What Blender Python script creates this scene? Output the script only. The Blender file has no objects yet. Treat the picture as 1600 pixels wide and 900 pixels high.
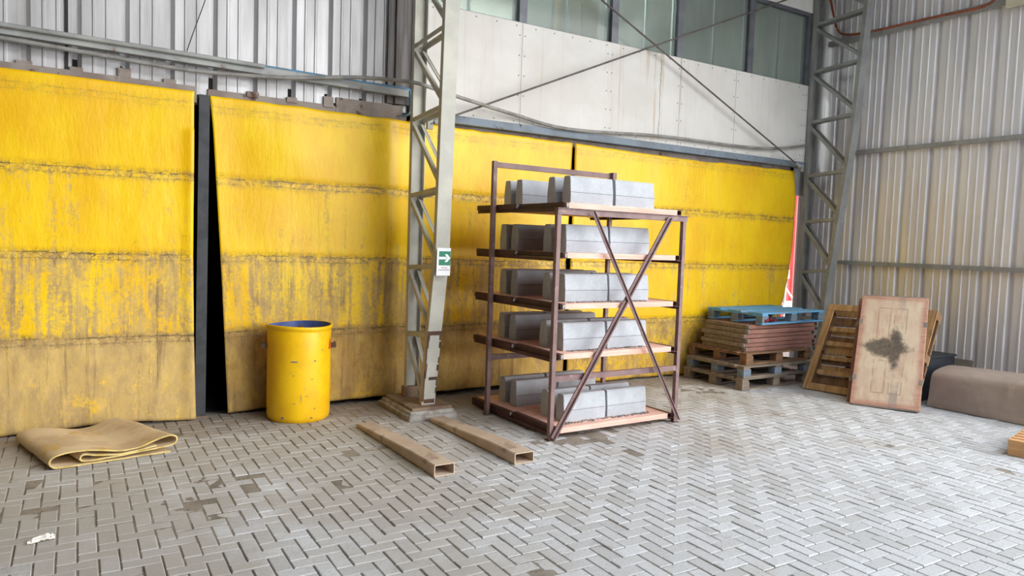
import bpy, bmesh, math, random
from mathutils import Vector, Matrix, noise
random.seed(7)
C = bpy.context.scene.collection
S = bpy.context.scene
V = Vector

# ------------------------------------------------------------------ camera
FPX, YAW, PITCH, ROLL, CH = 1123.0, math.radians(31.32), math.radians(-3.613), math.radians(1.929), 1.70
cf = V((math.sin(YAW)*math.cos(PITCH), math.cos(YAW)*math.cos(PITCH), math.sin(PITCH)))
r0 = V((math.cos(YAW), -math.sin(YAW), 0)); u0 = r0.cross(cf)
cr = r0*math.cos(ROLL)+u0*math.sin(ROLL); cu = -r0*math.sin(ROLL)+u0*math.cos(ROLL)
cam = bpy.data.cameras.new('camera'); co = bpy.data.objects.new('camera', cam); C.objects.link(co)
cam.sensor_width = 36.0; cam.lens = 36.0*FPX/1600; cam.clip_end = 200
mm = Matrix((cr, cu, -cf)).transposed().to_4x4(); mm.translation = V((0, 0, CH)); co.matrix_world = mm
S.camera = co
# ------------------------------------------------------------------ light and exposure
W = bpy.data.worlds.new('sky'); S.world = W; W.use_nodes = True
bg = W.node_tree.nodes['Background']; bg.inputs[0].default_value = (0.86, 0.93, 1.0, 1); bg.inputs[1].default_value = 3.0
sun = bpy.data.lights.new('sun', 'SUN'); sun.energy = 4.2; sun.angle = math.radians(60); sun.color = (1.0, 0.97, 0.93)
so = bpy.data.objects.new('sun', sun); C.objects.link(so)
so.rotation_euler = V((-0.60, 0.74, -0.36)).to_track_quat('-Z', 'Y').to_euler()
S.view_settings.view_transform = 'Standard'; S.view_settings.look = 'None'
S.view_settings.gamma = 1.0; S.view_settings.use_curve_mapping = False
S.view_settings.exposure = 0.04

# ------------------------------------------------------------------ picture point -> point on a plane of the place
def ray(x, y): return cf + cr*((x-800)/FPX) - cu*((y-450)/FPX)
def on(x, y, ax, v):
    d = ray(x, y); o = V((0, 0, CH)); return o + d*((v-o[ax])/d[ax])
def G(x, y, z=0.0): return on(x, y, 2, z)
def WB(x, y, Y): return on(x, y, 1, Y)
def WR(x, y, X): return on(x, y, 0, X)

# ------------------------------------------------------------------ materials
def lin(c):
    f = lambda v: v/12.92 if v <= 0.04045 else ((v+0.055)/1.055)**2.4
    return (f(c[0]/255), f(c[1]/255), f(c[2]/255), 1)
class N:
    def __init__(s, name):
        s.m = bpy.data.materials.new(name); s.m.use_nodes = True; s.t = s.m.node_tree
        s.b = s.t.nodes['Principled BSDF']; s.tc = s.t.nodes.new('ShaderNodeTexCoord')
    def n(s, k, **kw):
        o = s.t.nodes.new('ShaderNode'+k)
        for a, b in kw.items(): setattr(o, a, b)
        return o
    def l(s, a, b): s.t.links.new(a, b)
    def co(s, scale=(1, 1, 1), kind='Object'):
        m = s.n('Mapping'); m.inputs['Scale'].default_value = scale; s.l(s.tc.outputs[kind], m.inputs[0]); return m.outputs[0]
    def noise(s, scale=(1, 1, 1), sc=5, det=6, rough=.6, dist=0):
        t = s.n('TexNoise'); t.inputs['Scale'].default_value = sc; t.inputs['Detail'].default_value = det
        t.inputs['Roughness'].default_value = rough; t.inputs['Distortion'].default_value = dist
        s.l(s.co(scale), t.inputs['Vector']); return t.outputs['Fac']
    def ramp(s, v, a, b, lo=0.0, hi=1.0):
        r = s.n('MapRange'); r.inputs[1].default_value = a; r.inputs[2].default_value = b
        r.inputs[3].default_value = lo; r.inputs[4].default_value = hi; r.interpolation_type = 'SMOOTHSTEP'
        s.l(v, r.inputs[0]); return r.outputs[0]
    def math(s, op, a, b=None, c=None):
        m = s.n('Math', operation=op)
        for i, v in enumerate((a, b, c)):
            if v is None: continue
            if isinstance(v, (int, float)): m.inputs[i].default_value = v
            else: s.l(v, m.inputs[i])
        return m.outputs[0]
    def mix(s, fac, a, b, mode='MIX'):
        m = s.n('Mix', data_type='RGBA', blend_type=mode)
        for i, v in ((0, fac), (6, a), (7, b)):
            if isinstance(v, (int, float)): m.inputs[i].default_value = v
            elif isinstance(v, tuple): m.inputs[i].default_value = v
            else: s.l(v, m.inputs[i])
        return m.outputs[2]
    def xyz(s, kind='Object'):
        x = s.n('SeparateXYZ'); s.l(s.tc.outputs[kind], x.inputs[0]); return x.outputs
    def bump(s, h, st=.3, d=.01):
        b = s.n('Bump'); b.inputs['Strength'].default_value = st; b.inputs['Distance'].default_value = d
        s.l(h, b.inputs['Height']); s.l(b.outputs[0], s.b.inputs['Normal'])
    def fin(s, col, rough=.7, metal=0, spec=.5):
        for k, v in (('Base Color', col), ('Roughness', rough), ('Metallic', metal), ('Specular IOR Level', spec)):
            if isinstance(v, (int, float, tuple)): s.b.inputs[k].default_value = v
            else: s.l(v, s.b.inputs[k])
        return s.m
def simple(name, c, rough=.7, metal=0, c2=None, sc=6, stretch=(1, 1, 1), lo=.42, hi=.62, bump=0, spec=.4, c3=None, sc3=20, lo3=.55, hi3=.68):
    n = N(name); col = lin(c)
    if c2:
        f = n.noise(stretch, sc); col = n.mix(n.ramp(f, lo, hi), col, lin(c2))
        if c3: col = n.mix(n.ramp(n.noise(stretch, sc3), lo3, hi3), col, lin(c3))
        if bump: n.bump(n.noise((1, 1, 1), sc*8), bump, .004)
    return n.fin(col, rough, metal, spec)

def yellow_mat(name, seed, grime=0.0, fa=(190, 148, 66), fb=(150, 114, 58)):
    n = N(name); x, y, z = n.xyz()
    off = n.n('Mapping'); off.inputs['Location'].default_value = (seed*3.1, 0, seed*1.7); n.l(n.tc.outputs['Object'], off.inputs[0])
    def ns(scale, sc, det=7, rough=.65, dist=0):
        m = n.n('Mapping'); m.inputs['Scale'].default_value = scale; n.l(off.outputs[0], m.inputs[0])
        t = n.n('TexNoise'); t.inputs['Scale'].default_value = sc; t.inputs['Detail'].default_value = det
        t.inputs['Roughness'].default_value = rough; t.inputs['Distortion'].default_value = dist
        n.l(m.outputs[0], t.inputs['Vector']); return t.outputs['Fac']
    base = n.mix(n.ramp(ns((1, 1, .6), 1.3), .35, .65), lin((250, 208, 14)), lin((240, 186, 12)))
    streak = ns((6.5, 1, .45), 1.7, 9, .70, .3)
    blot = ns((1.3, 1, .9), 2.4, 9, .70, .7)
    fine = ns((1, 1, 1), 34, 6, .75)
    band = n.math('ADD', n.math('ADD', n.ramp(z, 2.25, 2.15, .635, .575), n.ramp(z, 1.56, 1.44, 0, -.105)), n.math('ADD', n.ramp(z, .84, .72, 0, -.10), -grime))
    w1 = n.math('ADD', n.math('MULTIPLY', streak, .62), n.math('MULTIPLY', blot, .38))
    w1 = n.math('ADD', w1, n.math('MULTIPLY', n.math('SUBTRACT', fine, .5), .34))
    foot = n.ramp(z, .84, .70)
    wf = n.math('ADD', n.math('MULTIPLY', blot, .75), n.math('MULTIPLY', streak, .25))
    wf = n.math('ADD', wf, n.math('MULTIPLY', n.math('SUBTRACT', fine, .5), .55))
    w1 = n.math('ADD', n.math('MULTIPLY', w1, n.math('SUBTRACT', 1, foot)), n.math('MULTIPLY', wf, foot))
    wear = n.ramp(n.math('SUBTRACT', w1, band), -.01, .13, 0, .92)
    tan = n.mix(n.ramp(ns((2, 1, 1), 3, 7, .7), .40, .62), lin((204, 172, 104)), lin((172, 144, 104)))
    col = n.mix(wear, base, tan)
    col = n.mix(n.math('MULTIPLY', foot, n.ramp(ns((2, 1, 1.2), 3.5, 9, .8), .38, .62, .15, .75)), col, n.mix(n.ramp(ns((2.5, 1, 1), 2.2, 8, .7), .40, .60), lin(fa), lin(fb)))
    dk = ns((7, 1, .35), 1.5, 9, .75, .2)
    col = n.mix(n.math('MULTIPLY', n.ramp(n.math('ADD', dk, n.math('MULTIPLY', wear, .06)), .57, .73, 0, .75), n.ramp(z, 2.25, 1.4, .2, 1)), col, lin((112, 90, 56)))
    # fold seams
    wob = n.math('MULTIPLY', n.math('SUBTRACT', ns((1, 1, .2), 2.0, 3), .5), .05)
    wob2 = n.math('MULTIPLY', n.math('SUBTRACT', ns((1, 1, 1), 40, 3), .5), .035)
    zz = n.math('ADD', n.math('ADD', z, wob), wob2)
    seam = None; near = None
    for s0 in (2.20, 1.49, .775, 2.835):
        d = n.math('ABSOLUTE', n.math('SUBTRACT', zz, s0))
        k = .35 if s0 > 2.5 else 1
        a = n.math('MULTIPLY', n.ramp(d, .009, .002), k); b = n.math('MULTIPLY', n.ramp(n.math('ABSOLUTE', n.math('SUBTRACT', zz, s0-.05)), .008, .002), .6*k)
        q = n.math('MULTIPLY', n.ramp(n.math('ABSOLUTE', n.math('SUBTRACT', zz, s0-.02)), .085, .01), k)
        e = n.math('MAXIMUM', a, b)
        seam = e if seam is None else n.math('MAXIMUM', seam, e)
        near = q if near is None else n.math('MAXIMUM', near, q)
    brk = n.ramp(ns((1, 1, 1), 7, 6, .7), .38, .55)
    col = n.mix(n.math('MULTIPLY', near, n.ramp(ns((2, 1, 2), 9, 8, .8), .42, .62, 0, .8)), col, lin((150, 120, 72)))
    # cracked paint
    vo = n.n('TexVoronoi', feature='DISTANCE_TO_EDGE'); vo.inputs['Scale'].default_value = 13
    vm = n.n('Mapping'); vm.inputs['Scale'].default_value = (1, .1, .75); n.l(off.outputs[0], vm.inputs[0])
    dn = n.n('TexNoise'); dn.inputs['Scale'].default_value = 7; n.l(vm.outputs[0], dn.inputs['Vector'])
    vv = n.n('VectorMath', operation='MULTIPLY_ADD'); n.l(dn.outputs['Color'], vv.inputs[0]); vv.inputs[1].default_value = (.12, .12, .12); n.l(vm.outputs[0], vv.inputs[2])
    n.l(vv.outputs[0], vo.inputs['Vector'])
    crack = n.ramp(vo.outputs['Distance'], .03, .006)
    cmask = n.math('MAXIMUM', n.ramp(ns((1, 1, 1), 1.7, 5), .55, .68, 0, .55), n.math('MULTIPLY', near, .95))
    crack = n.math('MULTIPLY', crack, n.math('MULTIPLY', cmask, brk))
    col = n.mix(n.math('MULTIPLY', crack, .85), col, lin((84, 72, 50)))
    col = n.mix(n.math('MULTIPLY', n.math('MULTIPLY', seam, brk), .72), col, lin((84, 74, 60)))
    h = n.math('ADD', n.math('MULTIPLY', ns((2.5, 1, .8), 2.0, 5), 1.0), n.math('MULTIPLY', n.math('MAXIMUM', crack, seam), -.10))
    n.bump(h, .35, .03)
    return n.fin(col, n.math('ADD', .40, n.math('MULTIPLY', wear, .4)), 0, .4)

M = {}
def metal_sheet(name, a, b, c):
    n = N(name)
    col = n.mix(n.ramp(n.noise((3, 3, .25), 2.2, 8), .4, .65), lin(a), lin(b))
    col = n.mix(n.ramp(n.noise((6, 6, .15), 2.5, 8, .75), .56, .74, 0, .8), col, lin(c))
    n.bump(n.noise((1, 1, .15), 9), .12, .01)
    return n.fin(col, n.ramp(n.noise((2, 2, .4), 3), .3, .7, .34, .58), .25, .5)
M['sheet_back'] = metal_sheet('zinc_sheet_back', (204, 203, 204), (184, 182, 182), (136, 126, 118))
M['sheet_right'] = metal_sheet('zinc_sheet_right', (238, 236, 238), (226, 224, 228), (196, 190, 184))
def rusty(name, a, b, rust, lo=.56, hi=.66, sc=3, rough=.6, metal=0):
    n = N(name)
    col = n.mix(n.ramp(n.noise((1, 1, 1), 2.5), .4, .6), lin(a), lin(b))
    col = n.mix(n.ramp(n.noise((1, 1, 1), sc, 9, .75), lo, hi), col, lin(rust)); n.bump(n.noise((1, 1, 1), 45), .15, .004)
    return n.fin(col, rough, metal, .4)
M['grey_paint'] = rusty('grey_painted_steel', (196, 194, 182), (180, 178, 168), (120, 92, 70), .66, .74, 7)
M['grey_dark'] = rusty('dull_grey_steel', (166, 167, 164), (148, 149, 147), (108, 84, 68), .62, .72, 6)
M['girt'] = rusty('girt_steel', (168, 168, 164), (150, 150, 148), (122, 84, 60), .58, .68, 4)
M['rail'] = rusty('galvanised_rail', (168, 170, 166), (148, 150, 148), (120, 92, 66), .58, .68, 5)
M['rust'] = rusty('rust', (112, 80, 64), (92, 66, 54), (70, 50, 44), .5, .6, 9, .85)
M['rack'] = simple('brown_red_oxide_steel', (132, 106, 104), .55, 0, (116, 90, 90), 4, c3=(148, 124, 120), sc3=12)
M['channel'] = simple('dark_oxide_channel', (84, 52, 50), .6, 0, (70, 42, 42), 5)
M['nut'] = simple('worn_nut', (214, 210, 204), .35, .3, (150, 146, 142), 40)
M['black_steel'] = simple('black_steel', (62, 64, 68), .5, 0, (48, 50, 54), 5)
M['hose'] = simple('grey_hose', (150, 148, 144), .6, 0, (128, 126, 122), 6)
M['rod'] = simple('dark_rod', (104, 96, 90), .6, 0, (84, 76, 72), 8)
M['wire'] = simple('black_wire', (42, 42, 44), .6)
M['blue_pipe'] = simple('blue_pipe', (86, 140, 176), .5, 0, (96, 122, 140), 6)
M['red_pipe'] = simple('red_conduit', (176, 98, 72), .6, 0, (140, 84, 66), 8)
M['strip_shade'] = simple('painted_shade_strip', (116, 112, 110), .6, 0, (92, 86, 82), 3, (6, 6, .4))  # shade colour for the strip left of the pale column
M['white'] = simple('white_board', (228, 224, 216), .8, 0, (220, 216, 208), 1.5)
def panel_mat():
    n = N('white_fibre_panel'); x, y, z = n.xyz()
    col = n.mix(n.ramp(n.noise((1, 1, 1), 1.1, 6), .35, .65), lin((226, 223, 217)), lin((214, 210, 203)))
    st = n.ramp(n.noise((9, 1, .35), 1.6, 6, .6), .52, .70, 0, .62)
    reg = n.math('MULTIPLY', n.ramp(x, 2.4, 2.9), n.ramp(x, 3.9, 3.6))
    col = n.mix(n.math('MULTIPLY', st, n.math('ADD', .25, reg)), col, lin((188, 158, 128)))
    for jx in (1.30, 3.72, 4.75):
        d = n.math('ABSOLUTE', n.math('SUBTRACT', x, jx)); col = n.mix(n.ramp(d, .006, .003, 0, .7), col, lin((140, 134, 126)))
    wv = n.math('ADD', x, n.math('MULTIPLY', n.math('SUBTRACT', n.noise((1, 1, 1), 5, 4), .5), .10))
    col = n.mix(n.math('MULTIPLY', n.ramp(n.math('ABSOLUTE', n.math('SUBTRACT', wv, 3.38)), .008, .003, 0, .75), n.ramp(z, .0, .1)), col, lin((120, 112, 104)))
    return n.fin(col, .75, 0, .3)
M['panel'] = panel_mat()
M['ledge'] = simple('weathered_ledge', (156, 146, 138), .9, 0, (136, 122, 114), 3, bump=.4, c3=(92, 66, 54), sc3=9, lo3=.58, hi3=.70)
M['plate_rust'] = simple('dusty_plate', (150, 128, 108), .9, 0, (122, 100, 84), 6, bump=.3)
M['plinth'] = simple('rough_concrete', (176, 172, 166), .95, 0, (146, 140, 132), 12, bump=.9)
M['trim_blue'] = simple('grey_blue_channel', (124, 136, 148), .6, 0, (112, 120, 128), 3, c3=(70, 66, 64), sc3=8, lo3=.6, hi3=.7)
def paver_mat():
    n = N('concrete_paver'); a = n.n('Attribute', attribute_name='tone')
    x, y, z = n.xyz()
    t = a.outputs['Fac']
    col = n.mix(t, lin((186, 186, 187)), lin((208, 210, 214)))
    col = n.mix(n.ramp(n.noise((1, 1, 1), 60, 8, .8), .48, .70, 0, .75), col, lin((138, 133, 127)))
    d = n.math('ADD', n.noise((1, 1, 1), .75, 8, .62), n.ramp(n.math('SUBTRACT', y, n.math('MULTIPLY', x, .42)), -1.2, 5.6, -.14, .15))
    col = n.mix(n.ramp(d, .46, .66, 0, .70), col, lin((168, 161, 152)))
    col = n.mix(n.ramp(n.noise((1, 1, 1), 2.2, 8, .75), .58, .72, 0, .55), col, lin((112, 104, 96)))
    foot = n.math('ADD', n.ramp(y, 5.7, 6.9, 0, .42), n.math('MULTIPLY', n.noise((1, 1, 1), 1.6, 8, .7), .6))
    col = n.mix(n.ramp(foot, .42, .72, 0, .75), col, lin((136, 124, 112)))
    n.bump(n.noise((1, 1, 1), 130, 4), .35, .003)
    return n.fin(col, .78, 0, .35)
M['paver'] = paver_mat()
M['sand'] = simple('joint_sand', (148, 139, 128), .95, 0, (122, 114, 104), 3, bump=.5, c3=(96, 88, 78), sc3=30, lo3=.54, hi3=.70)
M['slab'] = simple('bare_slab', (150, 144, 136), .95, 0, (128, 122, 114), 2)
M['roof'] = simple('roof_sheet', (140, 140, 142), .6, .0, (128, 128, 130), 2)
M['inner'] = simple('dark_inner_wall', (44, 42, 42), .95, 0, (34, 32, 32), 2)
M['office'] = simple('office_wall', (206, 206, 196), .9, 0, (196, 196, 186), 1)
M['office_dark'] = simple('office_cabinet', (158, 136, 84), .8, 0, (148, 128, 78), 1)
M['frame'] = simple('window_aluminium', (104, 106, 112), .45, .2, (92, 94, 100), 4)
M['frame_light'] = simple('window_light_frame', (170, 180, 182), .45, .2, (158, 166, 168), 4)
def glass_mat(name, tint, fac):
    n = N(name); t = n.t
    tr = n.n('BsdfTransparent'); tr.inputs[0].default_value = lin((224, 232, 228))
    n.fin(n.mix(n.ramp(n.noise((2, 1, .6), 1.2, 3), .3, .75), lin(tint), lin(tuple(int(v*.9) for v in tint))), .10, 0, .5)
    ms = n.n('MixShader'); f = n.ramp(n.noise((3, 1, .5), 1.2, 3), .3, .7, fac-.04, fac+.06)
    n.l(f, ms.inputs[0]); n.l(tr.outputs[0], ms.inputs[1]); n.l(n.b.outputs[0], ms.inputs[2])
    n.l(ms.outputs[0], t.nodes['Material Output'].inputs[0]); return n.m
M['glass'] = glass_mat('dusty_glass', (188, 196, 194), .30)
M['glass_dark'] = glass_mat('dark_dusty_glass', (140, 148, 144), .6)
def drum_mat():
    n = N('drum_yellow_paint')
    col = n.mix(n.ramp(n.noise((1, 1, 1), 3), .4, .6), lin((250, 200, 12)), lin((240, 184, 16)))
    col = n.mix(n.ramp(n.noise((1, 1, 1), 4, 8, .7), .58, .74, 0, .6), col, lin((206, 160, 70)))
    chip = n.noise((1, 1, 2.6), 13, 3, .5)
    col = n.mix(n.ramp(chip, .735, .745), col, lin((66, 64, 84)))
    return n.fin(col, .42, 0, .45)
M['drum'] = drum_mat()
M['drum_in'] = simple('drum_blue_inside', (92, 112, 172), .5, 0, (74, 92, 150), 5)
M['lug'] = simple('brown_lug', (104, 84, 62), .6, 0, (84, 68, 52), 9)
M['sticker'] = simple('red_sticker', (222, 84, 30), .5)
M['tarp'] = simple('dusty_canvas', (222, 200, 164), .9, 0, (200, 176, 142), 3, (1, 1, 1), bump=.5, c3=(206, 170, 90), sc3=5, lo3=.56, hi3=.7)
M['tarp_edge'] = simple('frayed_canvas_edge', (220, 196, 130), .9, 0, (196, 168, 96), 14)
M['sleeve'] = simple('dusty_steel_sleeve', (198, 178, 158), .75, 0, (182, 160, 140), 2, bump=.2, c3=(158, 136, 118), sc3=5)
M['kerb'] = N('kerb_concrete')
def kerb_mat():
    n = M['kerb']
    col = n.mix(n.ramp(n.noise((1, 1, 1), 5), .4, .6), lin((186, 190, 196)), lin((174, 178, 184)))
    col = n.mix(n.ramp(n.noise((1, 1, 1), 70, 4, .7), .56, .70, 0, .6), col, lin((132, 134, 138)))
    n.bump(n.noise((1, 1, 1), 120, 4), .35, .003)
    return n.fin(col, .92, 0, .25)
M['kerb'] = kerb_mat()
M['kerb_seam'] = simple('kerb_mould_line', (112, 112, 114), .95)
M['crumb'] = simple('concrete_crumbs', (128, 126, 124), .95, 0, (100, 98, 96), 40)
def wood(name, a, b, c, stretch=(.6, 8, 8), sc=3, bump=.3):
    n = N(name)
    g = n.noise(stretch, sc, 8, .65, .6)
    col = n.mix(n.ramp(g, .35, .65), lin(a), lin(b))
    col = n.mix(n.ramp(n.noise((1, 1, 1), 3.5, 7, .7), .52, .70, 0, .8), col, lin(c))
    n.bump(g, bump, .006); return n.fin(col, .85, 0, .25)
M['pink_wood'] = wood('pinkish_board_wood', (238, 198, 182), (224, 174, 158), (208, 178, 160))
M['board_old'] = wood('old_board_wood', (164, 120, 106), (136, 98, 88), (112, 92, 80))
M['pallet_grey'] = wood('grey_pallet_wood', (150, 136, 120), (124, 110, 98), (104, 94, 86))
M['pallet_brown'] = wood('brown_pallet_wood', (148, 114, 86), (114, 86, 66), (88, 72, 60))
M['pallet_yel'] = wood('ochre_pallet_wood', (200, 164, 116), (164, 126, 84), (120, 96, 74))
M['pallet_bluegrey'] = wood('blue_grey_pallet', (128, 142, 154), (106, 118, 128), (112, 102, 94))
M['pallet_blue'] = wood('blue_painted_pallet', (120, 178, 220), (98, 156, 200), (150, 160, 160))
M['pallet_new'] = wood('fresh_pallet_wood', (214, 168, 118), (196, 146, 100), (180, 138, 104))
def face_mat():
    n = N('cement_stained_board'); x, y, z = n.xyz()      # board local: x along the length, y across, origin at its corner
    u = n.math('DIVIDE', x, 1.40); v = n.math('DIVIDE', y, .70)
    cx = n.math('MULTIPLY', n.math('SUBTRACT', x, .70), 1); cy = n.math('SUBTRACT', y, .35)
    wv = n.math('MULTIPLY', n.math('SUBTRACT', n.noise((1, 1, 1), 9, 6), .5), .03)
    ex = n.math('SUBTRACT', .70, n.math('ABSOLUTE', cx)); ey = n.math('SUBTRACT', .35, n.math('ABSOLUTE', cy))
    edge = n.math('ADD', n.math('MINIMUM', ex, ey), wv)
    wd = n.mix(n.ramp(n.noise((8, .6, 1), 4), .4, .6), lin((204, 148, 126)), lin((182, 124, 106)))
    cem = n.mix(n.ramp(n.noise((1, 1, 1), 5), .35, .65), lin((228, 208, 180)), lin((220, 194, 170)))
    col = n.mix(n.ramp(n.math('ADD', edge, n.math('MULTIPLY', n.math('SUBTRACT', n.noise((1, 1, 1), 4, 6, .7), .5), .08)), .025, .085, .25, 1), wd, cem)
    for sx, sy in ((-.34, -.085), (-.34, .085), (.34, -.085), (.34, .085)):
        ax = n.math('ABSOLUTE', n.math('SUBTRACT', cx, sx)); ay = n.math('ABSOLUTE', n.math('SUBTRACT', cy, sy))
        bx = n.math('MAXIMUM', n.math('SUBTRACT', ax, .20), n.math('SUBTRACT', ay, .062))
        col = n.mix(n.math('MULTIPLY', n.ramp(n.math('ABSOLUTE', n.math('ADD', bx, n.math('MULTIPLY', wv, .5))), .012, .002, 0, .55), n.ramp(n.noise((1, 1, 1), 8), .4, .5)), col, lin((166, 128, 100)))
    # oil stain
    def blob(ox, oy, rx, ry):
        a = n.math('POWER', n.math('ABSOLUTE', n.math('DIVIDE', n.math('SUBTRACT', cx, ox), rx)), 1.6); b = n.math('POWER', n.math('ABSOLUTE', n.math('DIVIDE', n.math('SUBTRACT', cy, oy), ry)), 1.6)
        return n.math('ADD', a, b)
    dd = n.math('MINIMUM', blob(.03, .03, .135, .25), blob(.03, -.05, .27, .085))
    dd = n.math('ADD', dd, n.math('MULTIPLY', n.math('SUBTRACT', n.noise((1, 1, 1), 11, 10, .82), .5), 2.4))
    col = n.mix(n.ramp(n.noise((.6, 3, 1), 5, 6, .7), .45, .7, 0, .55), col, lin((196, 150, 128)))
    col = n.mix(n.math('MULTIPLY', n.ramp(n.math('ABSOLUTE', n.math('ADD', cy, .08)), .05, .03), n.ramp(n.noise((1, 1, 1), 4), .4, .6, 0, .6)), col, lin((150, 142, 138)))
    col = n.mix(n.ramp(dd, 1.2, .5, 0, .85), col, n.mix(n.ramp(n.noise((1, 1, 1), 30, 6, .7), .4, .6), lin((96, 86, 76)), lin((62, 58, 54))))
    n.bump(n.noise((1, 1, 1), 40), .2, .004)
    return n.fin(col, .9, 0, .2)
M['board_face'] = face_mat()
M['rubber'] = simple('brown_rubber_sheet', (172, 154, 142), .7, 0, (158, 141, 130), 1.6, bump=.3, c3=(188, 168, 148), sc3=3, lo3=.56, hi3=.7)
M['bin'] = simple('dark_box_fill', (46, 50, 58), .6, 0, (38, 40, 46), 4)
M['red_cloth'] = simple('red_cloth', (140, 56, 62), .9, 0, (112, 42, 50), 20)
M['paper'] = simple('white_paper', (236, 232, 222), .8, 0, (222, 218, 208), 20)
M['sign_green'] = simple('sign_green', (36, 128, 96), .5)
M['sign_white'] = simple('sign_white', (240, 242, 244), .5)
M['sign_red'] = simple('sign_red_letters', (150, 84, 96), .6)
M['outside_red'] = simple('outside_red_paint', (206, 84, 78), .6, 0, (196, 72, 68), 2)
M['cream'] = simple('cream_board', (226, 220, 198), .7, 0, (214, 206, 184), 3)
M['scrap'] = simple('scrap_wood', (120, 104, 92), .9, 0, (88, 76, 70), 10)
M['fibre'] = simple('fibre_board', (150, 142, 132), .9, 0, (136, 128, 120), 8)
M['screw'] = simple('screw_heads', (90, 84, 78), .5)

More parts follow.
